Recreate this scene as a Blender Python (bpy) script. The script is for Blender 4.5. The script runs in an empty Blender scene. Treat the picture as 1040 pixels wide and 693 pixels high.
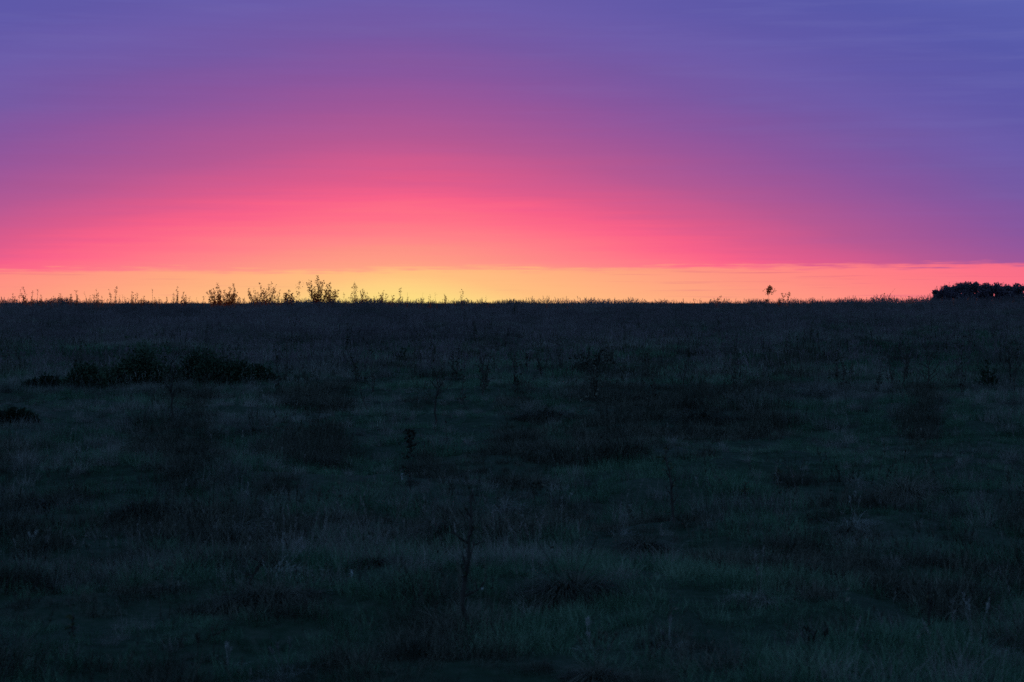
import bpy, math, random
import numpy as np
from mathutils import Vector, Matrix, Euler

# ------------------------------------------------------------------ basics
F = 2022.0                 # focal length in photograph pixels (70 mm on a 36 mm, 1040 px wide frame)
CX, HY = 520.0, 307.0      # column of the optical axis, row of the true horizon
CAMZ = 1.75
scene = bpy.context.scene
col = scene.collection
R = math.radians
rng = random.Random(7)

def s2l(c):
    c = c / 255.0
    return c / 12.92 if c <= 0.04045 else ((c + 0.055) / 1.055) ** 2.4
def rgb(r, g, b): return (s2l(r), s2l(g), s2l(b), 1.0)

# ------------------------------------------------------------------ terrain height
def _hash(ix, iy, seed):
    n = (ix.astype(np.int64) * 374761393 + iy.astype(np.int64) * 668265263 + seed * 982451653) & 0x7fffffff
    n = ((n ^ (n >> 13)) * 1274126177) & 0x7fffffff
    n = n ^ (n >> 16)
    return (n & 0xffff) / 65535.0
def vnoise(x, y, seed=0):
    x = np.asarray(x, float); y = np.asarray(y, float)
    ix = np.floor(x); iy = np.floor(y); fx = x - ix; fy = y - iy
    u = fx * fx * (3 - 2 * fx); v = fy * fy * (3 - 2 * fy)
    a = _hash(ix, iy, seed); b = _hash(ix + 1, iy, seed); c = _hash(ix, iy + 1, seed); d = _hash(ix + 1, iy + 1, seed)
    return (a * (1 - u) + b * u) * (1 - v) + (c * (1 - u) + d * u) * v
def sstep(a, b, t):
    t = np.clip((t - a) / (b - a), 0, 1); return t * t * (3 - 2 * t)
def hgt(x, y):
    x = np.asarray(x, float); y = np.asarray(y, float)
    crest = 1.20 + 0.165 * sstep(8, 30, x) + 0.05 * sstep(-20, -30, x) + 0.15 * (vnoise(x / 3.0, y * 0 + 3.3, 5) - .5)
    z = crest * sstep(45, 124, y)
    z = z - 4.6 * sstep(138, 380, y)
    near = 1 - sstep(160, 300, y)
    z = z + near * (0.16 * (vnoise(x / 5.5, y / 5.5, 1) - .5) + 0.20 * (vnoise(x / 1.5, y / 1.5, 2) - .5)
                    + 0.13 * (vnoise(x / .62, y / .62, 3) - .5))
    z = z + 3.0 * sstep(300, 900, y) * (vnoise(x / 400., y / 400., 9) - .5) * .5
    return z
def hz(x, y): return float(hgt(x, y))
def ground_at(px, py):
    """where the line of sight through a photograph pixel meets the ground"""
    tx = (px - CX) / F; tz = (HY - py) / F
    d = 6.0
    while d < 128:
        if CAMZ + tz * d <= hz(tx * d, d): break
        d += 0.06
    return tx * d, d

# ------------------------------------------------------------------ node helpers
def new_mat(name):
    m = bpy.data.materials.new(name); m.use_nodes = True
    nt = m.node_tree; nt.nodes.clear()
    return m, nt
def N(nt, t, **kw):
    n = nt.nodes.new(t)
    for k, v in kw.items(): setattr(n, k, v)
    return n
def math_n(nt, op, a, b=None, c=None, clamp=False):
    n = N(nt, 'ShaderNodeMath', operation=op); n.use_clamp = clamp
    for i, v in enumerate((a, b, c)):
        if v is None: continue
        if isinstance(v, (int, float)): n.inputs[i].default_value = v
        else: nt.links.new(v, n.inputs[i])
    return n.outputs[0]
def ramp(nt, fac, stops, interp='LINEAR'):
    r = N(nt, 'ShaderNodeValToRGB'); cr = r.color_ramp; cr.interpolation = interp
    while len(cr.elements) > 1: cr.elements.remove(cr.elements[0])
    cr.elements[0].position = stops[0][0]; cr.elements[0].color = stops[0][1]
    for p, c in stops[1:]:
        e = cr.elements.new(p); e.color = c
    nt.links.new(fac, r.inputs[0]); return r.outputs[0]
def mixc(nt, f, a, b, mode='MIX'):
    n = N(nt, 'ShaderNodeMix', data_type='RGBA', blend_type=mode)
    for s, v in ((n.inputs[0], f), (n.inputs[6], a), (n.inputs[7], b)):
        if isinstance(v, (int, float)): s.default_value = v
        elif isinstance(v, tuple): s.default_value = v
        else: nt.links.new(v, s)
    return n.outputs[2]

def plant_mat(name, c1, c2, c3, scale=3.0, trans=0.3, rough=0.7, patch=0.12):
    """leaf / blade / bark material: colour varies per plant, per blade patch and over metres"""
    m, nt = new_mat(name)
    geo = N(nt, 'ShaderNodeNewGeometry')
    no = N(nt, 'ShaderNodeTexNoise'); no.inputs['Scale'].default_value = scale; no.inputs['Detail'].default_value = 3
    nt.links.new(geo.outputs['Position'], no.inputs['Vector'])
    big = N(nt, 'ShaderNodeTexNoise'); big.inputs['Scale'].default_value = patch; big.inputs['Detail'].default_value = 3
    nt.links.new(geo.outputs['Position'], big.inputs['Vector'])
    oi = N(nt, 'ShaderNodeObjectInfo')
    t = math_n(nt, 'ADD', math_n(nt, 'MULTIPLY', no.outputs[0], .55), math_n(nt, 'MULTIPLY', oi.outputs['Random'], .45))
    t = math_n(nt, 'ADD', t, math_n(nt, 'MULTIPLY', math_n(nt, 'SUBTRACT', geo.outputs['Random Per Island'], .5), .35))
    t = math_n(nt, 'ADD', t, math_n(nt, 'MULTIPLY', math_n(nt, 'SUBTRACT', big.outputs[0], .5), 1.1))
    c = ramp(nt, t, [(0.2, (*c1, 1)), (0.5, (*c2, 1)), (0.85, (*c3, 1))])
    p = N(nt, 'ShaderNodeBsdfPrincipled'); nt.links.new(c, p.inputs['Base Color'])
    p.inputs['Roughness'].default_value = rough
    p.inputs['Specular IOR Level'].default_value = 0.15
    out = N(nt, 'ShaderNodeOutputMaterial')
    if trans > 0:
        tr = N(nt, 'ShaderNodeBsdfTranslucent'); nt.links.new(c, tr.inputs['Color'])
        mx = N(nt, 'ShaderNodeMixShader'); mx.inputs[0].default_value = trans
        nt.links.new(p.outputs[0], mx.inputs[1]); nt.links.new(tr.outputs[0], mx.inputs[2])
        nt.links.new(mx.outputs[0], out.inputs[0])
    else: nt.links.new(p.outputs[0], out.inputs[0])
    return m

M = {}
M['green'] = plant_mat('green grass blades', (.011, .033, .018), (.035, .080, .044), (.090, .125, .084), 1.6, .2, .6)
M['dry']   = plant_mat('dry grass blades', (.026, .028, .024), (.088, .082, .072), (.22, .19, .17), 2, .36, .7)
M['straw'] = plant_mat('bleached straw blades', (.07, .068, .062), (.15, .14, .13), (.28, .26, .24), 5, .25, .7)
M['brown'] = plant_mat('brown withered blades', (.012, .014, .010), (.032, .030, .022), (.085, .076, .060), 4, .05, .9)
M['lilac'] = plant_mat('faded lilac grass heads', (.060, .047, .050), (.104, .078, .082), (.17, .13, .135), 3, .35, .7)
M['rust']  = plant_mat('rust leaves with backlit red', (.45, .060, .02), (.75, .14, .035), (.85, .22, .05), 9, .95, .6)  # red pushed past rust brown, painting the low backlight into the leaves
M['leaf']  = plant_mat('weed leaves', (.020, .026, .012), (.035, .040, .018), (.060, .050, .026), 6, .35, .6)
M['bush']  = plant_mat('dark evergreen leaves', (.007, .014, .008), (.017, .029, .016), (.038, .054, .032), 3, .05, .9)
M['bark']  = plant_mat('brown stems', (.014, .011, .009), (.024, .019, .016), (.040, .031, .026), 8, 0, .85)
M['tree']  = plant_mat('broadleaf crown with haze tint', (.060, .040, .055), (.085, .056, .078), (.11, .075, .095), .6, .35, .7)  # purple tint puts the haze of distance into the crown colour
M['petal'] = plant_mat('pale seed fluff', (.28, .28, .28), (.38, .38, .38), (.5, .5, .5), 8, .3, .6)

# soil and matted thatch
m, nt = new_mat('soil and matted thatch')
geo = N(nt, 'ShaderNodeNewGeometry')
n1 = N(nt, 'ShaderNodeTexNoise'); n1.inputs['Scale'].default_value = 14; n1.inputs['Detail'].default_value = 8; nt.links.new(geo.outputs['Position'], n1.inputs['Vector'])
n2 = N(nt, 'ShaderNodeTexNoise'); n2.inputs['Scale'].default_value = .35; n2.inputs['Detail'].default_value = 4; nt.links.new(geo.outputs['Position'], n2.inputs['Vector'])
t = math_n(nt, 'ADD', math_n(nt, 'MULTIPLY', n1.outputs[0], .6), math_n(nt, 'MULTIPLY', n2.outputs[0], .5))
c = ramp(nt, t, [(.3, (.006, .010, .006, 1)), (.52, (.010, .020, .012, 1)), (.75, (.028, .032, .024, 1))])
p = N(nt, 'ShaderNodeBsdfPrincipled'); p.inputs['Roughness'].default_value = .95; p.inputs['Specular IOR Level'].default_value = .05
nt.links.new(c, p.inputs['Base Color'])
b = N(nt, 'ShaderNodeBump'); b.inputs['Strength'].default_value = .8; b.inputs['Distance'].default_value = .05
nt.links.new(n1.outputs[0], b.inputs['Height']); nt.links.new(b.outputs[0], p.inputs['Normal'])
o = N(nt, 'ShaderNodeOutputMaterial'); nt.links.new(p.outputs[0], o.inputs[0])
M['soil'] = m

# ------------------------------------------------------------------ object helpers
class MB:
    def __init__(s): s.v = []; s.f = []
    def tube(s, pts, rads, sides=4):
        base = len(s.v); n = len(pts)
        for i, (p, r) in enumerate(zip(pts, rads)):
            d = (pts[min(i + 1, n - 1)] - pts[max(i - 1, 0)])
            if d.length < 1e-9: d = Vector((0, 0, 1))
            d.normalize()
            a = d.orthogonal().normalized(); b = d.cross(a)
            for k in range(sides):
                t = 2 * math.pi * k / sides
                s.v.append(p + (a * math.cos(t) + b * math.sin(t)) * r)
        for i in range(n - 1):
            for k in range(sides):
                q = base + i * sides
                s.f.append((q + k, q + (k + 1) % sides, q + sides + (k + 1) % sides, q + sides + k))
        s.f.append(tuple(base + (n - 1) * sides + k for k in range(sides)))
    def leaf(s, p, d, L, W, up=None):
        d = d.normalized(); a = d.cross(up or Vector((rng.uniform(-1, 1), rng.uniform(-1, 1), rng.uniform(-1, 1))))
        if a.length < 1e-6: a = d.orthogonal()
        a.normalize(); nrm = a.cross(d); b = len(s.v)
        s.v += [p, p + d * L * .45 + a * W * .5 + nrm * L * .06, p + d * L, p + d * L * .45 - a * W * .5 + nrm * L * .06]
        s.f.append((b, b + 1, b + 2, b + 3))
    def blade(s, p, az, lean, L, W, droop, seg=4):
        h = Vector((math.cos(az), math.sin(az), 0)); side = Vector((-h.y, h.x, 0)); b = len(s.v)
        q = p.copy(); ang = lean
        for i in range(seg + 1):
            t = i / seg; w = W * (1 - t ** 1.6) * .5
            if i < seg: s.v += [q - side * w, q + side * w]
            else: s.v.append(q.copy())
            q = q + (h * math.sin(ang) + Vector((0, 0, 1)) * math.cos(ang)) * (L / seg)
            ang += droop / seg
        for i in range(seg - 1):
            k = b + 2 * i; s.f.append((k, k + 1, k + 3, k + 2))
        k = b + 2 * (seg - 1); s.f.append((k, k + 1, k + 2))
    def build(s, name, mat, parent=None, loc=None, link=True, mat2=None):
        me = bpy.data.meshes.new(name); me.from_pydata([tuple(v) for v in s.v], [], s.f); me.update()
        me.materials.append(M[mat])
        if mat2:
            me.materials.append(M[mat2]); k = getattr(s, 'split', len(s.f))
            for p in me.polygons[k:]: p.material_index = 1
        o = bpy.data.objects.new(name, me)
        if link: col.objects.link(o)
        if parent: o.parent = parent
        if loc: o.location = loc
        return o
def tag(o, label=None, cat=None, group=None, kind=None):
    if label: o['label'] = label
    if cat: o['category'] = cat
    if group: o['group'] = group
    if kind: o['kind'] = kind
    return o
def root(name, loc, label, cat, group=None):
    e = bpy.data.objects.new(name, None); e.empty_display_size = .2; col.objects.link(e); e.location = loc
    return tag(e, label, cat, group)
def V(*a): return Vector(a)

# ------------------------------------------------------------------ ground sheet
def axis(dense, step, far, grow=1.12):
    a = list(np.arange(0, dense, step)); s = step; v = a[-1]
    while v < far: s *= grow; v += s; a.append(v)
    return a
xs = axis(46, .25, 7000); xs = np.array([-v for v in xs[:0:-1]] + xs)
yb = axis(10, 1.0, 600); yf = axis(165, .25, 9000)
ys = np.array([-v for v in yb[:0:-1]] + yf)
X, Y = np.meshgrid(xs, ys); Z = hgt(X, Y)
nx, ny = len(xs), len(ys)
me = bpy.data.meshes.new('ground')
co = np.stack([X, Y, Z], -1).reshape(-1, 3).astype(np.float32)
idx = np.arange(nx * ny).reshape(ny, nx)
fc = np.stack([idx[:-1, :-1], idx[:-1, 1:], idx[1:, 1:], idx[1:, :-1]], -1).reshape(-1, 4)
me.vertices.add(len(co)); me.vertices.foreach_set('co', co.ravel())
me.loops.add(fc.size); me.loops.foreach_set('vertex_index', fc.ravel().astype(np.int32))
me.polygons.add(len(fc)); me.polygons.foreach_set('loop_start', (np.arange(len(fc)) * 4).astype(np.int32))
me.polygons.foreach_set('use_smooth', np.ones(len(fc), bool))
me.update(calc_edges=True); me.validate()
me.materials.append(M['soil'])
g = bpy.data.objects.new('ground', me); col.objects.link(g); tag(g, kind='structure')

# ------------------------------------------------------------------ grass as ground cover (instanced tufts)
def tuft(n, rad, h0, h1, w, lean, droop, mat, name, heads=0, hm='dry'):
    mb = MB()
    for i in range(n):
        r = rad * math.sqrt(rng.random()); a = rng.uniform(0, 6.283)
        p = V(r * math.cos(a), r * math.sin(a), -.03)
        az = a + rng.gauss(0, .9)
        mb.blade(p, az, abs(rng.gauss(0, lean)), rng.uniform(h0, h1), w * rng.uniform(.7, 1.3), rng.gauss(droop, droop * .5), 3 if h1 < .3 else 4)
    mb.split = len(mb.f)
    for i in range(heads):
        a = rng.uniform(0, 6.283); ln = abs(rng.gauss(0, .16)); H = h1 * rng.uniform(1.1, 1.6)
        p = V(rng.gauss(0, rad * .4), rng.gauss(0, rad * .4), 0); d = V(math.cos(a) * math.sin(ln), math.sin(a) * math.sin(ln), math.cos(ln))
        pts = [p + d * H * t + V(math.cos(a), math.sin(a), 0) * .12 * H * t * t for t in (0, .33, .66, 1)]
        mb.tube(pts, [w * .3, w * .28, w * .22, w * .16], 3)
        for k in range(14):
            q = pts[3].lerp(pts[2], rng.random() * .7)
            mb.leaf(q, V(rng.gauss(0, .5), rng.gauss(0, .5), 1), .035, w * 1.2)
    return mb.build(name, mat, link=False, mat2=hm)

def cover(name, label, pts, protos):
    n = len(pts)
    me = bpy.data.meshes.new(name)
    P = np.array(pts, dtype=np.float32)            # x y z  rx ry rz  scale  index
    me.vertices.add(n); me.vertices.foreach_set('co', P[:, :3].ravel())
    a = me.attributes.new('rot', 'FLOAT_VECTOR', 'POINT'); a.data.foreach_set('vector', P[:, 3:6].ravel())
    a = me.attributes.new('scl', 'FLOAT', 'POINT'); a.data.foreach_set('value', P[:, 6].copy())
    a = me.attributes.new('pick', 'INT', 'POINT'); a.data.foreach_set('value', P[:, 7].astype(np.int32))
    o = bpy.data.objects.new(name, me); col.objects.link(o)
    tag(o, label, name.replace('_', ' '), kind='stuff')
    ng = bpy.data.node_groups.new(name + ' scatter', 'GeometryNodeTree')
    ng.interface.new_socket('Geometry', in_out='INPUT', socket_type='NodeSocketGeometry')
    ng.interface.new_socket('Geometry', in_out='OUTPUT', socket_type='NodeSocketGeometry')
    gi = ng.nodes.new('NodeGroupInput'); go = ng.nodes.new('NodeGroupOutput')
    ip = ng.nodes.new('GeometryNodeInstanceOnPoints'); jn = ng.nodes.new('GeometryNodeJoinGeometry')
    for pr in reversed(protos):
        oi = ng.nodes.new('GeometryNodeObjectInfo'); oi.inputs['Object'].default_value = pr; oi.inputs['As Instance'].default_value = True
        ng.links.new(oi.outputs['Geometry'], jn.inputs[0])
    def attr(nm, dt):
        q = ng.nodes.new('GeometryNodeInputNamedAttribute'); q.data_type = dt; q.inputs['Name'].default_value = nm; return q.outputs['Attribute']
    ng.links.new(gi.outputs[0], ip.inputs['Points']); ng.links.new(jn.outputs[0], ip.inputs['Instance'])
    ip.inputs['Pick Instance'].default_value = True
    ng.links.new(attr('pick', 'INT'), ip.inputs['Instance Index'])
    ng.links.new(attr('rot', 'FLOAT_VECTOR'), ip.inputs['Rotation'])
    ng.links.new(attr('scl', 'FLOAT'), ip.inputs['Scale'])
    ng.links.new(ip.outputs[0], go.inputs[0])
    md = o.modifiers.new('scatter', 'NODES'); md.node_group = ng
    return o

# ------------------------------------------------------------------ plants
def stem_curve(p0, d0, L, n=6, wob=.12, up=.1):
    pts = [p0.copy()]; d = d0.normalized()
    for i in range(n):
        d = (d + V(rng.gauss(0, wob), rng.gauss(0, wob), rng.gauss(0, wob * .5) + up)).normalized()
        pts.append(pts[-1] + d * (L / n))
    return pts
def taper(r0, n, e=.25): return [r0 * (1 - (1 - e) * i / (n - 1)) for i in range(n)]

FOOT = []      # ground under clumps and bushes, kept free of the grass cover
def weed(loc, H, Wd, label, name='weed_shrub', cat='shrub', group=None, stems=6, leafy=1.0, lean=0.0, bare=.15,
         leafsize=.05, base_dense=0.0, head=0.0, leafmat='rust', fork=False, thick=.006, tilty=0):
    """upright weed: stems with side twigs and small leaves"""
    e = root(name, loc, label, cat, group)
    st, lf = MB(), MB()
    for s in range(stems):
        main = s == 0
        a = rng.uniform(0, 6.283)
        off = 0 if main else rng.uniform(.3, 1)
        spread = Wd * .5 * off
        hh = H if main else H * rng.uniform(.45, .9)
        if fork and s < 2: spread = Wd * .5; a = 0 if s else math.pi; hh = H * (1 if s else .93)
        top = V(spread * math.cos(a) + lean * hh, spread * math.sin(a), hh)
        p0 = V((top.x - lean * hh) * .35, top.y * .35, .0)
        ctrl = V(p0.x + top.x * .15, p0.y + top.y * .15, hh * .45)
        n = 8; pts = []
        for i in range(n):
            t = i / (n - 1)
            q = p0 * ((1 - t) ** 2) + ctrl * (2 * t * (1 - t)) + top * (t * t)
            if i == 0: pts.append(V(0, 0, -.06))
            pts.append(q + V(rng.gauss(0, .012), rng.gauss(0, .012), 0) * (H if t > 0 else 0))
        st.tube(pts, taper(thick * (1 if main else .75), n + 1), 4); pts = pts[1:]
        nl = int(17 * leafy * hh / .8)
        for k in range(nl):
            t = bare + (1 - bare) * rng.random() ** (1 - .4 * head)
            i = min(int(t * (n - 1)), n - 2); q = pts[i].lerp(pts[i + 1], t * (n - 1) - i)
            dd = V(rng.gauss(0, 1), rng.gauss(0, 1), rng.uniform(.1, 1.4)).normalized()
            tl = rng.uniform(.01, .17) * hh * (1 - .6 * t)
            if tl > .03:
                st.tube([q, q + dd * tl], [thick * .35, thick * .2], 3)
            for j in range(rng.randint(1, 3)):
                lf.leaf(q + dd * tl * rng.uniform(.5, 1), (dd + V(rng.gauss(0, .5), rng.gauss(0, .5), .2)), leafsize * rng.uniform(.6, 1.3), leafsize * .62)
    nb = int(130 * base_dense)
    for k in range(nb):
        a = rng.uniform(0, 6.283); r = Wd * .5 * math.sqrt(rng.random()); zz = H * .38 * rng.random() * (1 - (r / (Wd * .5 + 1e-6)) ** 2 * .7)
        lf.leaf(V(r * math.cos(a), r * math.sin(a), zz), V(rng.gauss(0, .6), rng.gauss(0, .6), 1), leafsize * rng.uniform(.8, 1.6), leafsize * .7)
    nh = int(60 * head)
    for k in range(nh):
        q = V(lean * H + rng.gauss(0, Wd * .22), rng.gauss(0, Wd * .22), H * rng.uniform(.72, 1.0))
        lf.leaf(q, V(rng.gauss(0, 1), rng.gauss(0, 1), rng.gauss(0, 1)), leafsize, leafsize * .7)
    st.build('stem', 'bark', e)
    if lf.v: lf.build('foliage', leafmat, e)
    return e

def sapling(loc, H, Wd, label, lean=0.0, leafy=.3, group=None, name='sapling', cat='sapling', r0=None, leafmat='leaf', nbr=9, low=.3):
    """bare young tree: one stem, crooked branches, a few leaves"""
    e = root(name, loc, label, cat, group)
    st, br, lf = MB(), MB(), MB()
    r0 = r0 or .019 * max(H, .6)
    n = 8; pts = [V(lean * H * (i / (n - 1)) + rng.gauss(0, .014 * H) * (i > 0), rng.gauss(0, .014 * H) * (i > 0), H * .88 * i / (n - 1) - .04) for i in range(n)]
    st.tube(pts, taper(r0, n, .3), 6)
    for k in range(nbr):
        t = low + (1 - low) * (k + rng.random()) / nbr
        i = min(int(t * (n - 1)), n - 2); q = pts[i].lerp(pts[i + 1], t * (n - 1) - i)
        a = k * 2.4 + rng.gauss(0, .4)
        L = Wd * .5 * (1.35 - .7 * t) * rng.uniform(.7, 1.15)
        bp = stem_curve(q, V(math.cos(a), math.sin(a), rng.uniform(.4, 1.0)), L, 5, .2, .12)
        br.tube(bp, taper(r0 * .5, 6, .25), 4)
        for j in range(4):
            ti = rng.randint(1, 4)
            tp = stem_curve(bp[ti], (bp[ti + 1] - bp[ti]).normalized() + V(rng.gauss(0, .7), rng.gauss(0, .7), rng.gauss(.2, .4)), L * rng.uniform(.25, .55), 3, .25, .05)
            br.tube(tp, taper(r0 * .28, 4, .4), 3)
            for _ in range(int(rng.random() < leafy) + int(leafy * 3)):
                lf.leaf(tp[rng.randint(1, 3)], V(rng.gauss(0, 1), rng.gauss(0, 1), rng.gauss(0, .6)), .04 * rng.uniform(.7, 1.3), .022)
    br.tube(pts, taper(r0 * .5, n, .3), 3)
    st.build('trunk', 'bark', e); br.build('branches', 'bark', e)
    if lf.v: lf.build('foliage', leafmat, e)
    return e

def bush(loc, H, Wx, label, group=None, n=2600, mat='bush', leafL=.065, name='bush', lobes=8, depth=.7):
    e = root(name, loc, label, 'bush', group)
    st, lf = MB(), MB()
    H *= 1.12
    FOOT.append((loc.x, loc.y + .02 * Wx, Wx * .40, Wx * .2))
    L = []
    for i in range(lobes):
        u = (i + .5) / lobes * 2 - 1
        L.append((u * Wx * .36 + rng.gauss(0, .03 * Wx), rng.gauss(0, .12 * Wx * depth), H * rng.uniform(.18, .48) * (1.1 - .6 * abs(u)), Wx / lobes * rng.uniform(.9, 1.7), H * rng.uniform(.28, .5) * (1.1 - .5 * abs(u))))
    for k in range(n):
        cx, cy, cz, rx, rz = rng.choice(L)
        d = V(rng.gauss(0, 1), rng.gauss(0, 1), rng.gauss(0, 1)).normalized(); r = rng.random() ** .45 * rng.uniform(.75, 1.3)
        p = V(cx + d.x * rx * r, cy + d.y * rx * depth * r, max(cz + d.z * rz * r, .0))
        lf.leaf(p, d + V(rng.gauss(0, .7), rng.gauss(0, .7), .5 + rng.gauss(0, .5)), leafL * rng.uniform(.6, 1.5), leafL * .6)
    for cx, cy, cz, rx, rz in L:
        for j in range(9):
            d = V(rng.gauss(0, .6), rng.gauss(0, .5), 1)
            sp = stem_curve(V(cx * .8, cy * .8, -.05), d, (cz + rz) * rng.uniform(.9, 1.3), 6, .1, .08)
            st.tube(sp, taper(.009, 7, .2), 4)
            for q in sp[2:]:
                for _ in range(7): lf.leaf(q, V(rng.gauss(0, 1), rng.gauss(0, 1), .8), leafL, leafL * .4)
    st.build('stem', 'bark', e); lf.build('foliage', mat, e)
    return e

def tussock(loc, H, Wd, mat, label, n=420, group=None, bw=.005, name='grass_tussock', cat='tussock', droop=1.5, sweep=0.0, heads=3):
    Wd *= rng.uniform(.85, 1.15); mb = MB(); rx = Wd * .30; bend = rng.uniform(-.5, .5)
    FOOT.append((loc.x, loc.y - .10 * Wd, Wd * (.32 if mat == 'brown' else .25), Wd * (.30 if mat == 'brown' else .25) + .06))
    for i in range(n):
        a = rng.uniform(0, 6.283); r = math.sqrt(rng.random())
        p = V(r * rx * math.cos(a), r * rx * math.sin(a) * .8, -.03)
        az = a + rng.gauss(0, .6)
        if sweep and rng.random() < abs(sweep): az = (0 if sweep > 0 else math.pi) + rng.gauss(0, .5)
        p.x += bend * p.y * 2 + Wd * .12 * math.sin(3 * a + bend * 9)
        ln = rng.uniform(.05, .35) + .75 * r
        mb.blade(p, az, ln, H * rng.uniform(.65, 1.25), bw * rng.uniform(.6, 1.3), abs(rng.gauss(droop, .45)), 5)
    for i in range(heads):
        a = rng.uniform(0, 6.283); ln = abs(rng.gauss(0, .35)); h = H * rng.uniform(1.1, 1.5)
        d = V(math.cos(a) * math.sin(ln), math.sin(a) * math.sin(ln), math.cos(ln))
        pts = [d * h * t + V(0, 0, -.05 * t * t) for t in (0, .4, .75, 1)]
        mb.tube(pts, [.0022, .002, .0018, .0012], 3)
        for k in range(12): mb.leaf(pts[3].lerp(pts[2], rng.random()), V(rng.gauss(0, .4), rng.gauss(0, .4), 1), .03, .006)
    o = mb.build(name, mat, loc=loc)
    return tag(o, label, cat, group)

def stalk(loc, H, label, lean=0., knob=.0, hook=False, group=None, name='weed_stalk', r=.004, leaves=8):
    e = root(name, loc, label, 'weed', group)
    st, lf = MB(), MB(); n = 9; pts = []
    for i in range(n):
        t = i / (n - 1); x = lean * H * t * t
        if hook: x = -.04 * H * math.sin(t * 3) + (.22 * H * max(0, t - .7) / .3)
        pts.append(V(x + rng.gauss(0, .006 * H), rng.gauss(0, .01 * H), H * t - .03))
    st.tube(pts, taper(r, n, .35), 4)
    for k in range(3 if not hook else 1):
        i = rng.randint(3, 7); st.tube([pts[i], pts[i] + V(rng.gauss(0, .06), rng.gauss(0, .06), .09) * H], [r * .5, r * .3], 3)
    for k in range(leaves):
        i = rng.randint(2, 8); lf.leaf(pts[i], V(rng.gauss(0, .8), rng.gauss(0, .8), .8), .045, .016)
    if knob:
        for k in range(40):
            lf.leaf(pts[-1] + V(rng.gauss(0, knob * .35), rng.gauss(0, knob * .35), rng.gauss(0, knob * .5)), V(rng.gauss(0, 1), rng.gauss(0, 1), rng.gauss(0, 1)), .03, .018)
    st.build('stem', 'bark', e)
    if lf.v: lf.build('foliage', 'leaf', e)
    return e

def put(px, py, top):
    """ground point seen at (px, py) and the height that reaches row `top`"""
    x, d = ground_at(px, py); z = hz(x, d)
    return V(x, d, z - .02), CAMZ + (HY - top) / F * d - z, d / F
def on_crest(px, top, d=121.0):
    d = d + rng.uniform(-3, 3); x = (px - CX) / F * d; z = hz(x, d)
    return V(x, d, z - .02), CAMZ + (HY - top) / F * d - z, d / F

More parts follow.
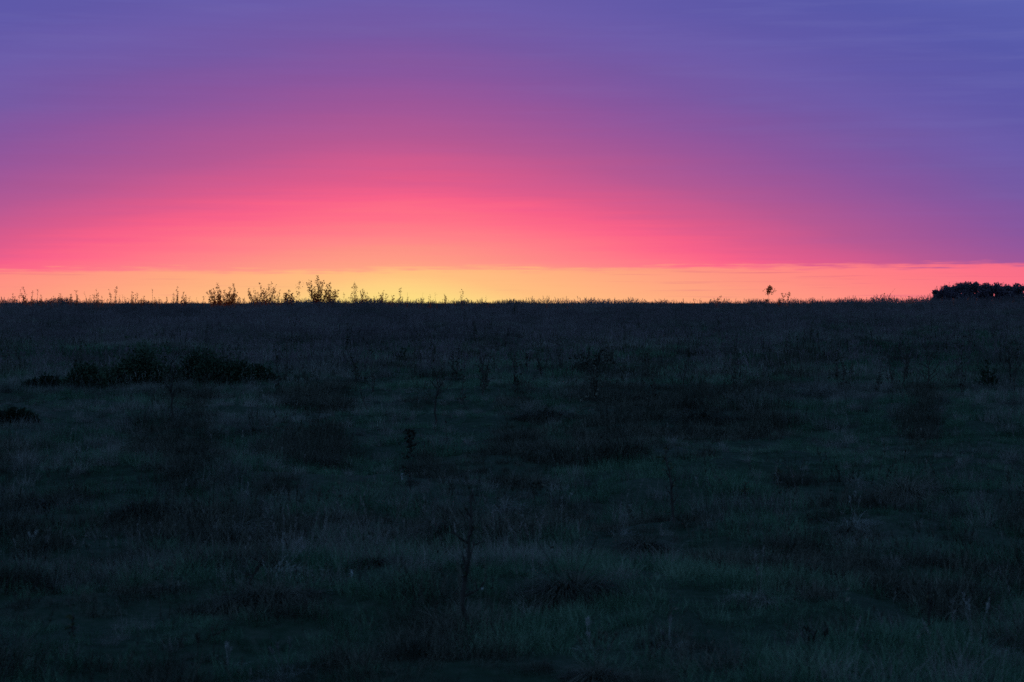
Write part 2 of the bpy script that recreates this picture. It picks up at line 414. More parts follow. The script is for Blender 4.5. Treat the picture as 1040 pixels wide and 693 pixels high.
# ---- weeds standing on the crest against the sky: column, top row, width (px), kind, label
CREST = [
 (13.5, 298, 5, 'leafy', 'small leafy weed nearest the left edge of the skyline'),
 (20, 300, 4, 'low', 'stubby dark weed just left of the first tall leafy clump on the skyline'),
 (27.5, 291.5, 8, 'leanleft', 'tall leafy weed leaning left with a loose tip, first tall clump from the left edge'),
 (33, 295, 3, 'spire', 'narrow upright weed touching the right side of the left-leaning leafy clump'),
 (38.3, 294, 3, 'knob', 'wispy stalk with a faint round tip right of the left-leaning leafy clump'),
 (42.2, 299, 5, 'leafy', 'short leafy weed standing just right of the wispy round-tipped stalk'),
 (54.5, 300.5, 9, 'low', 'low spreading weed mound in the widest gap of the far left skyline'),
 (61.5, 298, 3, 'spire', 'single reddish weed spike right of the low spreading mound at far left'),
 (69, 300, 2.5, 'hair', 'shorter thin stem of the close pair left of the beaded weed'),
 (71.8, 299, 2.5, 'spire', 'taller stem of the close pair left of the beaded weed'),
 (77.6, 295, 3, 'bead', 'slim weed with leaves like beads along its stem on the left skyline'),
 (87, 296, 3, 'leanthin', 'thin bare stalk tilted to the left between the beaded weed and the tall spreading weed'),
 (91, 300, 6, 'low', 'dense low weed at the foot of the tilted bare stalk'),
 (98, 292.5, 8, 'spread', 'tall weed with a spreading leafy foot and pale tip on the left skyline'),
 (104, 301, 8, 'low', 'low bushy weed right beside the tall spreading-footed weed'),
 (114.8, 292, 6, 'fork', 'two-pronged weed shaped like a V on the left skyline'),
 (121, 299.5, 2, 'hair', 'hair-thin stem just right of the V-shaped weed'),
 (124.5, 299, 2, 'hair', 'faint thin stem second to the right of the V-shaped weed'),
 (134, 295, 9, 'spread', 'weed with a thin tall tip over a low mound, midway between V-shaped and T-topped weeds'),
 (139.6, 298, 4, 'spire', 'stiff upright weed on the right flank of the low-mounded weed'),
 (146, 300, 5, 'low', 'small twin-tipped weed just left of the dark T-topped weed'),
 (155, 294, 4, 'knob', 'weed with a dark blunt T-like top on the left skyline'),
 (162, 302.5, 9, 'low', 'flat dark weed mound right of the T-topped weed'),
 (176.5, 298, 4, 'spire', 'short spiky weed leaning on the tall narrow spire of the left skyline'),
 (180, 292, 3, 'tallspire', 'tall narrow dark spire weed left of the dense black clump'),
 (186.5, 297, 7, 'dense', 'dense black weed clump right of the tall narrow spire'),
 (199, 302, 2.5, 'hair', 'tiny thin weed in the gap right of the dense black clump'),
 (207, 299.5, 3, 'hair', 'faint wispy weed just left of the first big leafy shrub'),
 (221, 287.5, 15, 'shrub', 'big airy leafy shrub, left one of the two shrubs standing close together'),
 (233, 295, 10, 'shrub', 'rounded middle shrub between the airy shrub and its spiky neighbour'),
 (237.5, 288.5, 11, 'shrubspire', 'shrub with one straight spike rising from a dense base'),
 (265, 287.5, 22, 'bigshrub', 'widest and darkest shrub on the skyline with a thick black base'),
 (275, 286, 7, 'spray', 'open spray of twigs on the right edge of the widest dark shrub'),
 (284, 294, 10, 'sparse', 'sparse reddish weed right of the widest dark shrub'),
 (293.5, 294.5, 8, 'shrub', 'small dark forked shrub right of the sparse reddish weed'),
 (303.5, 284.5, 7, 'airy', 'tall airy weed with dotted seed heads left of the tallest shrub'),
 (323, 280.5, 17, 'tallest', 'tallest shrub on the skyline, a leafy pointed tower glowing against the yellow sky'),
 (336, 291.5, 13, 'shrub', 'broad leafy shrub leaning on the right side of the tallest shrub'),
 (349, 297, 15, 'low', 'low ragged shrub in the dip between the tallest shrub and the club-topped one'),
 (360, 286.5, 7, 'club', 'dark club-topped upright weed right of the tallest shrub'),
 (369, 292.5, 10, 'sparse', 'loose twin-stemmed weed right of the club-topped one'),
 (377, 302.5, 8, 'low', 'low dark mound left of the brightest yellow patch of sky'),
 (389, 295.5, 9, 'sparse', 'sparse twiggy weed just right of the brightest yellow gap'),
 (399, 300.5, 10, 'dense', 'low dense weed between the sparse twiggy weed and the narrow spire'),
 (406.5, 292, 3.5, 'tallspire', 'narrow leafy spire in the brightest part of the sky'),
 (414.5, 296.5, 4, 'hair', 'thin weed just right of the narrow leafy spire'),
 (429, 297, 3, 'hair', 'pale thin weed standing alone in the middle of the skyline'),
 (437, 299.5, 5, 'low', 'small tufted weed centre skyline, between two thin pale stalks'),
 (442.5, 297, 2, 'hair', 'hair-like stalk right of the small tufted weed'),
 (452, 299, 3.5, 'stout', 'stout short upright weed in the centre skyline'),
 (469.5, 294.5, 3, 'bead', 'tall thin weed with a pale tip, rightmost tall one against the orange sky'),
 (493, 300, 2, 'hair', 'last hair-thin stalk before the bare smooth part of the skyline'),
 (598, 304.5, 3, 'stout', 'tiny dark stub poking above the bare smooth part of the skyline'),
 (727, 300.5, 5, 'leanright', 'grassy weed tuft bent to the right on the pink skyline'),
 (780, 291.5, 7.5, 'head', 'weed with a ragged dark head on a thin stem alone in the pink sky'),
 (791.5, 303, 5, 'dense', 'low dark knob between the ragged-headed weed and the two-knobbed weed'),
 (798, 297, 5.5, 'twoknob', 'small weed with two dark knobs right of the ragged-headed weed'),
 (835, 301.5, 9, 'low', 'spiky grassy tuft on the skyline midway between the two-knobbed weed and the hooked stalk'),
 (897.5, 298, 2, 'stout', 'short dark upright spike left of the hooked stalk'),
 (904, 292.5, 3, 'hook', 'thin hooked stalk curling right on the pink skyline'),
 (923.5, 301, 6, 'dense', 'small dark weed between the hooked stalk and the distant trees'),
]
for px, top, w, kind, lab in CREST:
    loc, H, u = on_crest(px, top); W = w * u * (1.5 if 'hrub' in lab else 1.3)
    G_ = 'weeds standing on the crest'
    kw = dict(group=G_)
    if kind in ('hair',): stalk(loc, H, lab, rng.uniform(-.06, .06), r=.009, leaves=14, **kw)
    elif kind == 'leanthin': stalk(loc + V(.08, 0, 0), H, lab, -.12, r=.012, leaves=8, **kw)
    elif kind == 'hook': stalk(loc, H, lab, hook=True, r=.010, leaves=4, **kw)
    elif kind == 'knob': stalk(loc, H, lab, 0, knob=.07, r=.014, leaves=26, **kw)
    elif kind == 'stout': weed(loc, H, W, lab, name='weed_stalk', cat='weed', stems=2, leafy=2.5, thick=.018, leafsize=.06, bare=0, **kw)
    elif kind in ('spire', 'tallspire', 'bead'): weed(loc, H, W, lab, name='weed_stalk', cat='weed', stems=3, leafy=1.5 if kind != 'bead' else .9, thick=.013, leafsize=.06, **kw)
    elif kind == 'leafy': weed(loc, H, W, lab, stems=4, leafy=1.3, thick=.011, leafsize=.065, base_dense=.2, **kw)
    elif kind == 'low': weed(loc, H, W, lab, stems=5, leafy=.9, thick=.009, leafsize=.06, base_dense=.8, **kw)
    elif kind == 'dense': weed(loc, H, W, lab, stems=7, leafy=1.6, thick=.012, leafsize=.075, base_dense=1.5, **kw)
    elif kind == 'leanleft': weed(loc, H, W, lab, stems=5, leafy=1.4, thick=.012, leafsize=.07, lean=-.16, base_dense=.8, **kw)
    elif kind == 'leanright': weed(loc, H, W, lab, stems=6, leafy=1.0, thick=.010, leafsize=.07, lean=.35, base_dense=.3, **kw)
    elif kind == 'spread': weed(loc, H, W, lab, stems=6, leafy=1.0, thick=.011, leafsize=.06, base_dense=.8, **kw)
    elif kind == 'fork': weed(loc, H, W, lab, stems=2, leafy=1.9, thick=.013, leafsize=.065, fork=True, base_dense=.2, **kw)
    elif kind == 'shrub': weed(loc, H, W, lab, stems=20, leafy=1.5, thick=.013, leafsize=.085, base_dense=1.0, **kw)
    elif kind == 'shrubspire': weed(loc, H, W, lab, stems=9, leafy=1.6, thick=.015, leafsize=.075, base_dense=1.8, **kw)
    elif kind == 'bigshrub': weed(loc, H, W, lab, stems=30, leafy=1.3, thick=.013, leafsize=.08, base_dense=6, **kw)
    elif kind == 'spray': weed(loc, H, W, lab, stems=5, leafy=.7, thick=.012, leafsize=.06, bare=.3, lean=.03, **kw)
    elif kind == 'sparse': weed(loc, H, W, lab, stems=10, leafy=1.1, thick=.011, leafsize=.065, base_dense=.6, **kw)
    elif kind == 'airy': weed(loc, H, W, lab, stems=4, leafy=.5, thick=.009, leafsize=.07, bare=.35, head=.3, lean=.03, **kw)
    elif kind == 'tallest': weed(loc, H, W, lab, stems=26, leafy=1.5, thick=.014, leafsize=.08, base_dense=1.0, **kw)
    elif kind == 'club': weed(loc, H, W, lab, stems=6, leafy=1.3, thick=.014, leafsize=.07, head=.5, base_dense=.3, **kw)
    elif kind == 'head': weed(loc, H, W, lab, stems=4, leafy=.8, thick=.011, leafsize=.10, head=2.2, bare=.55, lean=.06, **kw)
    elif kind == 'twoknob': weed(loc, H, W, lab, stems=2, leafy=1.2, thick=.013, leafsize=.08, head=.3, bare=.5, fork=True, base_dense=.4, **kw)

for k in range(95):      # the ragged fringe between the named weeds
    px = 3 + k * 5.35 + rng.uniform(-2.5, 2.5); loc, H, u = on_crest(px, 303.6 + 2.6 * px / 500 + rng.uniform(-3.5, 1.6), 120)
    weed(loc, H, 4.5 * u, 'short ragged weed in the fringe along the left half of the crest', name='weed_stalk', cat='weed', group='small weeds fringing the left half of the crest', stems=rng.choice((2, 3, 4)), leafy=1.3, thick=.010, leafsize=.06, base_dense=.12)
for k in range(44):
    px = 512 + k * 12 + rng.uniform(-5, 5); loc, H, u = on_crest(px, 305.5 - 3.5 * (px - 512) / 528 + rng.uniform(-1.5, 1.2), 120)
    weed(loc, H, 4 * u, 'low grassy weed breaking the smooth right half of the crest', name='weed_stalk', cat='weed', group='small weeds on the right half of the crest', stems=rng.choice((2, 3)), leafy=.9, thick=.009, leafsize=.055, base_dense=.05)
for k in range(110):     # thin stalks all over the slope below the crest
    right = k < 75
    px = rng.uniform(500, 1036) if right else rng.uniform(280, 500)
    base = 325 + 85 * rng.random() ** 1.2; loc, H, u = put(px, base, base - 1)
    H = rng.uniform(.45, 1.05)
    lab = 'thin dark weed stalk on the slope right of centre, below the crest' if right else 'thin dark weed stalk on the slope left of centre, below the crest'
    weed(loc, H, H * rng.uniform(.15, .55), lab, name='weed_stalk', cat='weed', group='dark weed stalks on the slope, ' + ('right' if right else 'left') + ' of centre', stems=rng.choice((1, 2, 3, 5)), leafy=.8, thick=.011, leafsize=.05, lean=rng.gauss(0, .12), leafmat='brown', base_dense=rng.choice((0, .2, .5)))
# ---- dark bushes at the left, lying across the middle of the field
for k in range(26):
    px = rng.uniform(10, 1030); base = rng.uniform(450, 680); loc, H, u = put(px, base, base - rng.uniform(30, 75))
    weed(loc, H, H * rng.uniform(.15, .4), 'thin dark stem rising from the rough grass of the near field', name='weed_stalk', cat='weed', group='thin dark stems in the near field', stems=rng.choice((1, 1, 2)), leafy=.4, thick=.0035, leafsize=.03, lean=rng.gauss(0, .18), leafmat='brown')
BUSH = [
 (44, 397, 378, 48, 'low flat dark bush at the left end of the row of bushes'),
 (88, 398, 370, 58, 'low dark green bush second from the left in the row of bushes'),
 (142, 394, 347, 92, 'largest black-green bush of the row in the left of the field'),
 (212, 391, 350, 86, 'rounded dark bush right of the largest one, behind the thin bare sapling'),
 (262, 389, 372, 40, 'small dark bush tapering off at the right end of the row of bushes'),
 (16, 430, 415, 44, 'brownish low bush at the left edge of the field, below the row of bushes'),
]
for px, base, top, w, lab in BUSH:
    loc, H, u = put(px, base, top)
    bush(loc, H, w * u, lab, 'dark bushes on the left of the field', n=int(2200 + 60 * w))
for px, base, top, w, lab in [
 (598, 378, 353, 46, 'dark leafy brown shrub in the middle distance below the smooth skyline'),
 (618, 372, 350, 16, 'small spiky shrub against the right side of the dark brown shrub'),
 (540, 368, 358, 24, 'flat dark green shrub left of the brown shrub in the middle distance'),
 (407, 368, 353, 12, 'little slanting dark shrub in the middle distance left of centre'),
 (1003, 392, 368, 26, 'twiggy dark shrub between the two bare saplings at the right edge')]:
    loc, H, u = put(px, base, top)
    weed(loc, H * 1.1, w * u, lab, group='scattered shrubs in the middle distance', stems=10 + w // 3, leafy=1.6, thick=.009, leafsize=.06, base_dense=2.2 * w / 40 + .6, leafmat='brown' if 'brown' in lab else 'bush', bare=.05)

# ---- saplings: column, base row, top row, width, lean, leafiness, label
SAP = [
 (175, 427, 355, 34, -.02, .1, 'thin bare sapling in front of the gap between the two big dark bushes'),
 (361, 392, 362, 16, .0, .5, 'short sapling with a flat dark top left of centre in the middle distance'),
 (374, 420, 382, 12, -.25, .1, 'thin crooked stem leaning left, below the flat-topped sapling'),
 (442, 432, 365, 48, .04, .2, 'many-branched bare sapling just left of centre with a straight dark foot'),
 (491, 402, 352, 30, .0, .2, 'bare sapling with a stiff fan of branches right of the straight-footed one'),
 (460, 384, 350, 20, .0, .1, 'slight bare sapling standing farther back, left of the fan-shaped one'),
 (693, 396, 358, 40, .1, .15, 'bare sapling forking low in a Y in the right half'),
 (633, 392, 362, 20, .0, .35, 'small leafy sapling beside a pale tuft of dry grass right of centre'),
 (752, 392, 360, 16, .0, .2, 'slender dark sapling right of the Y-shaped one'),
 (862, 398, 366, 26, .1, .35, 'leafy dark sapling in the right half with a bent top'),
 (918, 394, 350, 26, .05, .15, 'slender straight sapling, left one of the pair near the right edge'),
 (942, 402, 348, 48, .05, .2, 'spreading bare sapling with a crooked trunk, right one of the pair near the right edge'),
 (1027, 394, 345, 30, -.06, .15, 'bare sapling closest to the right edge, leaning left'),
 (203, 470, 438, 12, .12, .1, 'short thin stem standing in the open grass below the rounded dark bush'),
 (686, 532, 438, 26, -.10, .25, 'tall dark stem leaning left in the right half of the field'),
 (757, 512, 482, 10, .0, .3, 'short dark sapling right of the tall leaning stem'),
 (470, 648, 470, 50, .05, .15, 'tallest thin sapling in the near grass just left of centre'),
 (238, 612, 545, 34, .45, .1, 'curving bare stem bending right over the near grass on the left'),
 (70, 652, 610, 12, .08, .1, 'short reddish stem with a bent tip in the near left corner'),
 (945, 648, 575, 20, .0, .1, 'faint thin stem in the near grass at the right'),
 (790, 492, 470, 8, .0, .4, 'tiny dark shoot in the grass right of the short dark sapling'),
]
for px, base, top, w, ln, lf, lab in SAP:
    loc, H, u = put(px, base, top)
    sapling(loc, H, w * u, lab, ln, lf, 'bare saplings in the field')
loc, H, u = put(417, 500, 434)
weed(loc, H, 12 * u, 'upright dark weed with a bushy block-like top left of centre', stems=3, head=1.2, leafy=1.0, bare=.3, thick=.006, leafsize=.04, name='weed_stalk', cat='weed', leafmat='brown')
loc, H, u = put(545, 505, 488)
weed(loc, H, 26 * u, 'low dark weed with a flat leafy top just right of the field centre', stems=6, head=.9, leafy=1.0, bare=.3, thick=.005, leafsize=.04, name='weed_stalk', cat='weed', leafmat='brown')
loc, H, u = put(698, 452, 443)
weed(loc, H, 8 * u, 'tiny dark double-topped weed right of the tall leaning stem', stems=2, head=.6, leafy=.8, thick=.004, leafsize=.03, fork=True, name='weed_stalk', cat='weed', leafmat='brown')

# ---- dark tussocks: column, base row, top row, width, label
DARK = [
 (258, 442, 425, 42, 'dark brown tussock right of the thin stem, below the small tapering bush'),
 (325, 473, 456, 44, 'dark tussock below and right of the brown one on the left'),
 (556, 425, 404, 52, 'wide flat dark tussock near the field centre, below the brown shrub'),
 (716, 430, 404, 56, 'biggest dark mound of grass in the right half of the field'),
 (770, 410, 402, 22, 'small dark tussock just right of the biggest dark mound'),
 (905, 402, 390, 26, 'flat brown tussock left of the paired saplings'),
 (8, 512, 492, 30, 'dark tussock touching the left edge, halfway down the field'),
 (58, 520, 492, 32, 'narrow dark tussock near the left edge with a pale wisp on its left'),
 (145, 525, 492, 34, 'dark hollow-looking tussock, left one of two beside each other'),
 (176, 530, 504, 30, 'dark tussock, right one of two beside each other on the left'),
 (212, 545, 522, 44, 'dark flat tussock just left of the pale arching clump'),
 (28, 602, 574, 58, 'broad dark tussock at the left edge in the near grass'),
 (172, 600, 580, 60, 'long low dark tussock in the near grass, left'),
 (272, 612, 575, 76, 'big dark tussock under the drooping pale grass on the near left'),
 (300, 535, 508, 26, 'small dark tussock right of the pale arching clump'),
 (378, 575, 550, 28, 'dark tussock left of the tallest thin sapling'),
 (472, 548, 505, 66, 'largest dark clump of grass crossed by the tallest thin sapling'),
 (582, 606, 560, 70, 'big dark tussock in the near grass just right of centre'),
 (862, 548, 520, 56, 'dark tussock under a pale drooping tuft in the right half'),
 (920, 510, 470, 54, 'peaked dark mound of grass at the right, above the dark tussock'),
 (980, 605, 575, 54, 'wide dark tussock near the right edge in the near grass'),
 (655, 560, 532, 20, 'narrow dark tussock left of the foot of the tall leaning stem'),
 (200, 672, 652, 44, 'dark tussock near the bottom edge on the left'),
 (605, 690, 660, 36, 'dark tussock at the bottom edge right of centre'),
 (888, 648, 628, 16, 'small dark tuft standing near the bottom edge at the right'),
 (825, 672, 650, 60, 'long dark tussock near the bottom edge, right half'),
]
for px, base, top, w, lab in DARK:
    loc, H, u = put(px, base, top)
    tussock(loc, H * 1.5, w * u, 'brown', lab, n=1500, group='dark tussocks in the field', bw=.0035 + u * .25, droop=2.1, heads=6)
# ---- pale tussocks
PALE = [
 (244, 548, 508, 54, .3, 'pale arching clump of dry grass with one long slanting blade, left half'),
 (508, 522, 492, 50, .7, 'pale tuft arching to the right beside the largest dark clump'),
 (868, 535, 512, 50, .6, 'pale drooping tuft above the dark tussock in the right half'),
 (772, 612, 578, 62, -.3, 'broad pale lilac clump of dry grass in the near right half'),
 (992, 668, 630, 46, .1, 'pale clump with one bright straight blade near the bottom right corner'),
 (285, 582, 556, 80, .2, 'wide pale sheaf of grass drooping over the big dark tussock'),
 (82, 470, 458, 22, .3, 'small pale curl of grass on the left, above the dark tussocks'),
 (110, 538, 526, 20, .5, 'thin pale wisp lying on the grass between dark tussocks at left'),
 (22, 520, 505, 22, -.2, 'faint pale tuft beside the narrow dark tussock at left edge'),
 (30, 560, 545, 26, -.3, 'small pale splayed tuft at the left edge above the broad dark tussock'),
 (1000, 460, 442, 46, .0, 'soft pale patch of tall grass at the right, below the edge sapling'),
 (560, 540, 508, 20, -.3, 'pair of long pale blades right of the arching tuft'),
 (630, 545, 525, 26, .4, 'light slanting blades just left of the tall leaning stem foot'),
 (600, 662, 640, 34, .2, 'small pale curl of grass above the bottom-edge dark tussock'),
 (680, 660, 636, 30, .0, 'ring-like pale tuft in the near grass right of centre'),
 (290, 694, 662, 84, .2, 'wide pale sheaf of grass at the bottom edge, left half'),
 (230, 676, 660, 60, .8, 'long pale blades lying flat near the bottom edge, left'),
 (640, 383, 370, 14, 0, 'small pale tuft of dry grass beside the small leafy sapling'),
 (830, 402, 375, 30, 0, 'faint lilac stand of tall grass left of the bent-topped sapling'),
 (958, 378, 366, 22, .2, 'pale brushy tuft behind the right one of the paired saplings'),
 (375, 560, 548, 12, 0, 'small pale wisp left of the tallest thin sapling'),
]
for px, base, top, w, sw, lab in PALE:
    loc, H, u = put(px, base, top)
    tussock(loc, H * 1.45, w * u, 'dry' if ('lilac' in lab or 'faint' in lab or 'soft' in lab) else 'straw', lab, n=170 if w < 30 else 420, group='pale dry clumps in the field', bw=.002 + u * .2, sweep=sw, name='dry_grass_clump', cat='dry grass', droop=2.3)
# ---- three tiny pale seed heads
for px, base, top, lab in [
 (408, 492, 479, 'small white upright plume left of centre, below the block-topped weed'),
 (357, 592, 577, 'small white plume in the near grass between the pale sheaf and the tallest thin sapling'),
 (489, 606, 596, 'tiny round white seed head right of the tallest thin sapling')]:
    loc, H, u = put(px, base, top)
    e = root('seed_head', loc, lab, 'seed head', 'white seed heads in the grass')
    st, fl = MB(), MB(); st.tube([V(0, 0, -.02), V(.004, 0, H * .6), V(0, 0, H)], [.0015, .0013, .001], 4)
    long_ = 'plume' in lab
    for k in range(50):
        fl.leaf(V(rng.gauss(0, .003), rng.gauss(0, .003), H * (rng.uniform(.45, 1.0) if long_ else rng.gauss(.95, .06))), V(rng.gauss(0, .6), rng.gauss(0, .6), 1), .012, .004)
    st.build('stem', 'dry', e); fl.build('plume', 'petal', e)

# ------------------------------------------------------------------ scatter the grass
nr = np.random.RandomState(11)
def scatter(y0, y1, dens, side=8.0):
    """random ground points between two distances, a little wider than the view"""
    area_w = lambda y: .285 * y + side
    ymax_w = area_w(y1); n = int(dens * (y1 - y0) * 2 * ymax_w)
    y = nr.uniform(y0, y1, n); x = nr.uniform(-ymax_w, ymax_w, n)
    k = np.abs(x) < area_w(y); return x[k], y[k]

def rows(x, y, sc, k0, k1, tilt=.12):
    n = len(x); z = hgt(x, y)
    return np.stack([x, y, z, nr.normal(0, tilt, n), nr.normal(0, tilt, n), nr.uniform(0, 6.283, n), sc, nr.randint(k0, k1, n)], -1)

green_p = [tuft(110, .17, .07, .20, .0045, .55, .7, 'green', 'green_tuft') for _ in range(5)] + \
          [tuft(70, .30, .10, .24, .010, .45, .6, 'green', 'coarse_green_tuft') for _ in range(3)]
dry_p = [tuft(90, .14, .14, .34, .0045, .40, 1.1, 'dry', 'dry_tuft', 1) for _ in range(5)] + \
        [tuft(70, .26, .16, .38, .011, .32, .7, 'dry', 'coarse_dry_tuft', 5, 'lilac') for _ in range(3)]

def dryness(x, y):
    d = .22 * vnoise(x / 6.0, y / 9.0, 21) + .26 * vnoise(x / 1.9, y / 2.4, 22) + .30 * vnoise(x / .7, y / .9, 23)
    d = d - .45 + .06 * sstep(8, 30, y)
    d = d + .42 * sstep(56, 84, y) * (1 - .8 * sstep(0, 12, x)) + .14 * sstep(95, 118, y)
    return d
brown_p = [tuft(120, .20, .10, .30, .005, .6, 1.3, 'brown', 'dark_mottle_tuft', 1, 'brown') for _ in range(4)] + [tuft(80, .32, .12, .32, .011, .5, 1.0, 'brown', 'coarse_dark_mottle_tuft', 2, 'brown') for _ in range(3)]
G, D, B = [], [], []
for (y0, y1, dens, near) in ((4, 14, 46, 1), (14, 26, 32, 1), (26, 45, 19, 1), (45, 80, 8, 0), (80, 134, 10, 0), (134, 165, 2, 0)):
    x, y = scatter(y0, y1, dens)
    dr = dryness(x, y) + nr.normal(0, .13, len(x))
    isd = dr > .06
    clear = np.zeros(len(x), bool)
    for fx, fy, frx, fry in FOOT:
        clear |= ((x - fx) / frx) ** 2 + ((y - fy) / fry) ** 2 < nr.uniform(.6, 1.15, len(x))
    hv = (.30 + 1.05 * vnoise(x / 1.0, y / 1.0, 31)) * (.82 + .25 * sstep(20, 45, y)) * (1 + sstep(85, 115, y) * (.8 * vnoise(x / 1.6, y / 2.5, 41) - .45))
    keep = ~clear & (nr.random_sample(len(x)) < (.3 + 1.35 * vnoise(x / .75, y / 1.1, 33) * (.6 + .6 * vnoise(x / 2.6, y / 3.4, 34)) + sstep(60, 90, y)))
    kk = (0, 5) if near else (5, 8)
    cs = .42 + .5 * sstep(14, 45, y)
    bn = .62 * vnoise(x / cs, y / (cs * 1.3), 51) + .38 * vnoise(x / 2.6, y / 3.0, 52)
    isb = (bn + nr.normal(0, .04, len(x)) > .62 + .05 * sstep(24, 42, y)) & ~clear & (y < 75)
    keep &= ~isb
    B.append(rows(x[isb], y[isb], hv[isb] * nr.uniform(.8, 1.3, isb.sum()) * .95, *((0, 4) if near else (4, 7))))
    for sel, L, base in ((~isd & keep, G, 1.0), (isd & keep, D, .85)):
        L.append(rows(x[sel], y[sel], (hv[sel] * base * nr.uniform(.8, 1.2, sel.sum())), *kk))
cover('meadow_grass', 'short dark green grass covering the whole field up to the crest', np.concatenate(G), green_p)
cover('dark_mottle_grass', 'dark brown grass added in scattered patches as the shaded mottling of the field', np.concatenate(B), brown_p)  # dark tufts added in patches, standing in for shading the even skylight lacks
cover('dry_grass', 'paler dry grass in soft patches across the field and along its crest', np.concatenate(D), dry_p)


# ------------------------------------------------------------------ distant trees at the right
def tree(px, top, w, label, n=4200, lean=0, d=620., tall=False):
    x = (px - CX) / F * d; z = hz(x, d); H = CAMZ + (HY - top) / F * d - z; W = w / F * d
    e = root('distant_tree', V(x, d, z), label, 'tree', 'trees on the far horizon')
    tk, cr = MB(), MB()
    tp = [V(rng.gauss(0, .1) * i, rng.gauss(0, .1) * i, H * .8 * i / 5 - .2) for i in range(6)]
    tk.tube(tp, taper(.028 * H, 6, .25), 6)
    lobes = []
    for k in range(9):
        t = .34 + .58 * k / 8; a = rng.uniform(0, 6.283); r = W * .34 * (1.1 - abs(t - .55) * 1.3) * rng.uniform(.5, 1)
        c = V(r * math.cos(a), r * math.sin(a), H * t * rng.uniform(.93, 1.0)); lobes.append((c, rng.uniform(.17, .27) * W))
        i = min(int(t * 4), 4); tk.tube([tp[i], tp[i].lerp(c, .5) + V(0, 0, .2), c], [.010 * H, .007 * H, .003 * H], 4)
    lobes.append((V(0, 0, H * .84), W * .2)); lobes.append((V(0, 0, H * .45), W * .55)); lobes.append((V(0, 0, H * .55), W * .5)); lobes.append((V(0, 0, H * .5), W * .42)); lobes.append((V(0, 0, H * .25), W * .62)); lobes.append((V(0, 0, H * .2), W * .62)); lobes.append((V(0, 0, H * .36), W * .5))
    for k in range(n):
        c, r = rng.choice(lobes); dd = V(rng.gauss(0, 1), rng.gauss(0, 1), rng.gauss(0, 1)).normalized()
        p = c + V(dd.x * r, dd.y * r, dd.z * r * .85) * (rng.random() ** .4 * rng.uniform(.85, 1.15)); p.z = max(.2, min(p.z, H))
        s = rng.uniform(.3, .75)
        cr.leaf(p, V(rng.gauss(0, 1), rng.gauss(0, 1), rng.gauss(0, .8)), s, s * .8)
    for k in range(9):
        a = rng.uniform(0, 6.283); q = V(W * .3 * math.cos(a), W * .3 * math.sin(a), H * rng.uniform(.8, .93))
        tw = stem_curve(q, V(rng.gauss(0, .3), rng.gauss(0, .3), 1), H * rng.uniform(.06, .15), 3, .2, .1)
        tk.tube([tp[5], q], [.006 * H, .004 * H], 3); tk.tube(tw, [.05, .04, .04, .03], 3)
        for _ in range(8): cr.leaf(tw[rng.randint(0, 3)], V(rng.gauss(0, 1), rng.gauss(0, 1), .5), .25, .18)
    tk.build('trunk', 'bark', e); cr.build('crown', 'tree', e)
TREES = [
 (952, 294, 8, 'lowest tree at the left tip of the distant wood'),
 (956.5, 292.5, 9, 'short tree with a twiggy top, second from the left tip of the distant wood'),
 (962, 291, 12, 'low rounded tree, third from the left tip of the distant wood'),
 (968, 289.8, 12, 'rounded tree on the rising left slope of the distant wood'),
 (973, 288.2, 13, 'tree at the top of the left slope of the distant wood'),
 (979, 287, 13, 'first of the three tallest round crowns in the distant wood'),
 (985.5, 286.8, 13, 'middle one of the three tallest round crowns in the distant wood'),
 (991, 286.6, 13, 'third of the three tallest crowns, with bare twigs sticking out on top'),
 (997, 288, 11, 'tree just left of the notch in the distant wood, with thin twigs above it'),
 (1002, 292.5, 9, 'low tree filling the notch in the distant wood'),
 (1006.5, 289, 8, 'narrow small-crowned tree right of the notch in the distant wood'),
 (1014, 288.2, 13, 'round tree second to the right of the notch in the distant wood'),
 (1020, 290, 11, 'slightly lower tree between two round ones right of the notch'),
 (1025, 288.6, 10, 'tree with a pointed twig on top near the right edge of the distant wood'),
 (1030.5, 289.6, 10, 'lower tree just left of the last crown at the picture edge'),
 (1037, 288, 13, 'crown cut by the right edge of the picture in the distant wood'),
]
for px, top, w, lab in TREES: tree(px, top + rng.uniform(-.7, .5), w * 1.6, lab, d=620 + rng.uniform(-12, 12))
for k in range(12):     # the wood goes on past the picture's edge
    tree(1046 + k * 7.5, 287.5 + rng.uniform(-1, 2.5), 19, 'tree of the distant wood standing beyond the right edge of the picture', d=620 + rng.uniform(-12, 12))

# ------------------------------------------------------------------ sky
w = bpy.data.worlds.new('World'); scene.world = w; w.use_nodes = True
nt = w.node_tree; nt.nodes.clear()
tc = N(nt, 'ShaderNodeTexCoord'); sp = N(nt, 'ShaderNodeSeparateXYZ'); nt.links.new(tc.outputs['Generated'], sp.inputs[0])
az = math_n(nt, 'MULTIPLY', math_n(nt, 'ARCTAN2', sp.outputs[0], sp.outputs[1]), F)        # azimuth, in units of 1/F rad
el = math_n(nt, 'MULTIPLY', math_n(nt, 'ARCSINE', sp.outputs[2]), F)                       # elevation, same units
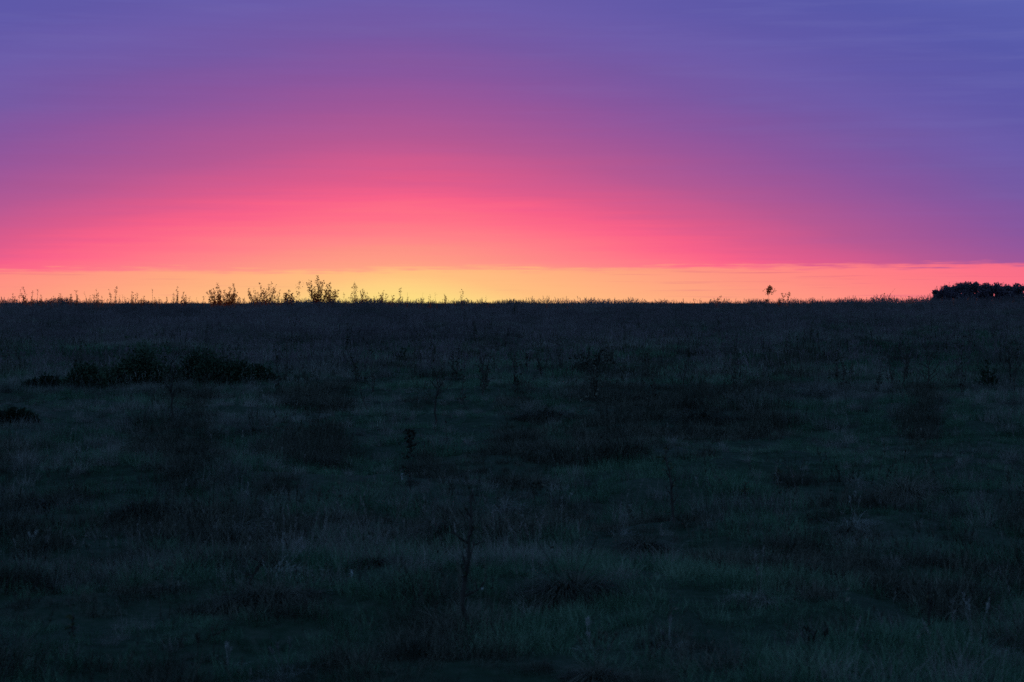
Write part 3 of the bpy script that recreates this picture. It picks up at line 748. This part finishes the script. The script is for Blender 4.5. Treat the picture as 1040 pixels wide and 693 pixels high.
# stretched cirrus noise in (azimuth, elevation)
def streak(sx, sy, seed, detail=5, rough=.55):
    cx = N(nt, 'ShaderNodeCombineXYZ')
    nt.links.new(math_n(nt, 'MULTIPLY', az, sx), cx.inputs[0]); nt.links.new(math_n(nt, 'MULTIPLY', el, sy), cx.inputs[1]); cx.inputs[2].default_value = seed
    no = N(nt, 'ShaderNodeTexNoise'); no.inputs['Scale'].default_value = 1; no.inputs['Detail'].default_value = detail; no.inputs['Roughness'].default_value = rough
    nt.links.new(cx.outputs[0], no.inputs['Vector']); return math_n(nt, 'SUBTRACT', no.outputs[0], .5)
sA = streak(1 / 420., 1 / 26., 3.1); sB = streak(1 / 150., 1 / 7., 8.7); sC = streak(1 / 260., 1 / 3.0, 12.2, 4)
dx = math_n(nt, 'ADD', az, 116)       # the glow centres left of the middle
dx2 = math_n(nt, 'MULTIPLY', dx, dx)
bow = math_n(nt, 'MULTIPLY', math_n(nt, 'POWER', math_n(nt, 'ADD', dx2, 3600), .75), 77 / 8000.)
s0 = math_n(nt, 'ADD', el, bow)
wisp = math_n(nt, 'SUBTRACT', 1.0, math_n(nt, 'DIVIDE', math_n(nt, 'ABSOLUTE', math_n(nt, 'SUBTRACT', s0, 112)), 55.), clamp=True)
wisp = math_n(nt, 'ADD', math_n(nt, 'MULTIPLY', wisp, 24), 9)
s = math_n(nt, 'ADD', s0, math_n(nt, 'ADD', math_n(nt, 'MULTIPLY', sA, 19), math_n(nt, 'ADD', math_n(nt, 'MULTIPLY', sB, wisp), math_n(nt, 'MULTIPLY', math_n(nt, 'MAXIMUM', dx, 0), .020))))
U = 2400.0
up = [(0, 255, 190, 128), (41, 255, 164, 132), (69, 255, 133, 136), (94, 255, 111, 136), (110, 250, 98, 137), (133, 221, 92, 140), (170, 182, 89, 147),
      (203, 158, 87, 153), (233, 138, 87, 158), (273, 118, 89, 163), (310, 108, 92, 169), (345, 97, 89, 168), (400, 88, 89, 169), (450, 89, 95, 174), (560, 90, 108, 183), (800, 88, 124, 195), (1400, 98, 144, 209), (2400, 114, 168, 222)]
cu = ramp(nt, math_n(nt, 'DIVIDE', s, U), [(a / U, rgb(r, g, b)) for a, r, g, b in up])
uu = math_n(nt, 'ADD', math_n(nt, 'SQRT', math_n(nt, 'ADD', dx2, 3600)), math_n(nt, 'MULTIPLY', el, 3.6))
lo = [(0, 253, 230, 132), (60, 253, 224, 130), (110, 253, 212, 130), (170, 255, 192, 128), (300, 255, 172, 128), (420, 255, 152, 130), (560, 255, 130, 131), (700, 252, 112, 135), (1100, 205, 90, 140), (1800, 120, 85, 150), (3000, 60, 75, 130)]
cl = ramp(nt, math_n(nt, 'DIVIDE', uu, 3000.), [(a / 3000., rgb(r, g, b)) for a, r, g, b in lo])
edge = math_n(nt, 'ADD', math_n(nt, 'MULTIPLY', streak(1 / 130., 1 / 60., 5.5, 4), 18), 34)
edge = math_n(nt, 'ADD', edge, math_n(nt, 'ADD', math_n(nt, 'MULTIPLY', az, .006), math_n(nt, 'MULTIPLY', streak(1 / 38., 1 / 3.0, 40.0, 4), 14)))
k = math_n(nt, 'DIVIDE', math_n(nt, 'ADD', math_n(nt, 'SUBTRACT', el, edge), math_n(nt, 'ADD', math_n(nt, 'MULTIPLY', sC, 11), 4.0)), 8.0, clamp=True)
sm = N(nt, 'ShaderNodeMapRange', interpolation_type='SMOOTHSTEP'); nt.links.new(k, sm.inputs[0])
# thin dark bars of cloud inside the clear strip
bar = math_n(nt, 'MULTIPLY', math_n(nt, 'SUBTRACT', streak(1 / 120., 1 / 2.4, 20.3, 3), .10), 5., clamp=True)
bar = math_n(nt, 'MULTIPLY', bar, math_n(nt, 'MULTIPLY', math_n(nt, 'DIVIDE', math_n(nt, 'ABSOLUTE', dx), 380., clamp=True), .55))
cl = mixc(nt, bar, cl, rgb(205, 90, 125))
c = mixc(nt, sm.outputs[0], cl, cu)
# faint lighter veils high up
veil = math_n(nt, 'MULTIPLY', math_n(nt, 'SUBTRACT', streak(1 / 210., 1 / 14., 31.0, 6, .6), -.02), 2.2, clamp=True)
veil = math_n(nt, 'MULTIPLY', veil, math_n(nt, 'MULTIPLY', math_n(nt, 'DIVIDE', math_n(nt, 'SUBTRACT', s, 180), 220., clamp=True), .24))
c = mixc(nt, veil, c, rgb(135, 135, 198))
fine = math_n(nt, 'ADD', math_n(nt, 'MULTIPLY', sB, .07), math_n(nt, 'ADD', math_n(nt, 'MULTIPLY', sC, .03), 1.0))
vm = N(nt, 'ShaderNodeVectorMath', operation='SCALE'); nt.links.new(c, vm.inputs[0]); nt.links.new(fine, vm.inputs['Scale'])
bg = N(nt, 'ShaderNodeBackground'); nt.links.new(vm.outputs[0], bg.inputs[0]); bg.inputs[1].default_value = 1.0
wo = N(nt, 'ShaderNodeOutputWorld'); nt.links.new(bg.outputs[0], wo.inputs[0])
w.cycles.sampling_method = 'MANUAL'; w.cycles.sample_map_resolution = 2048

# ------------------------------------------------------------------ camera and render settings
cd = bpy.data.cameras.new('camera'); cam = bpy.data.objects.new('camera', cd); col.objects.link(cam)
cd.lens = 70; cd.sensor_width = 36; cd.clip_start = .1; cd.clip_end = 30000
cam.location = (0, 0, CAMZ); cam.rotation_euler = (math.pi / 2 - math.atan((346.5 - HY) / F), 0, 0)
cd.dof.use_dof = True; cd.dof.focus_distance = 70; cd.dof.aperture_fstop = 6.3
scene.camera = cam
scene.view_settings.view_transform = 'Standard'; scene.view_settings.look = 'None'
scene.view_settings.exposure = 0; scene.view_settings.gamma = 1
scene.cycles.max_bounces = 4; scene.cycles.diffuse_bounces = 2; scene.cycles.transmission_bounces = 2; scene.cycles.glossy_bounces = 1
scene.cycles.use_denoising = False
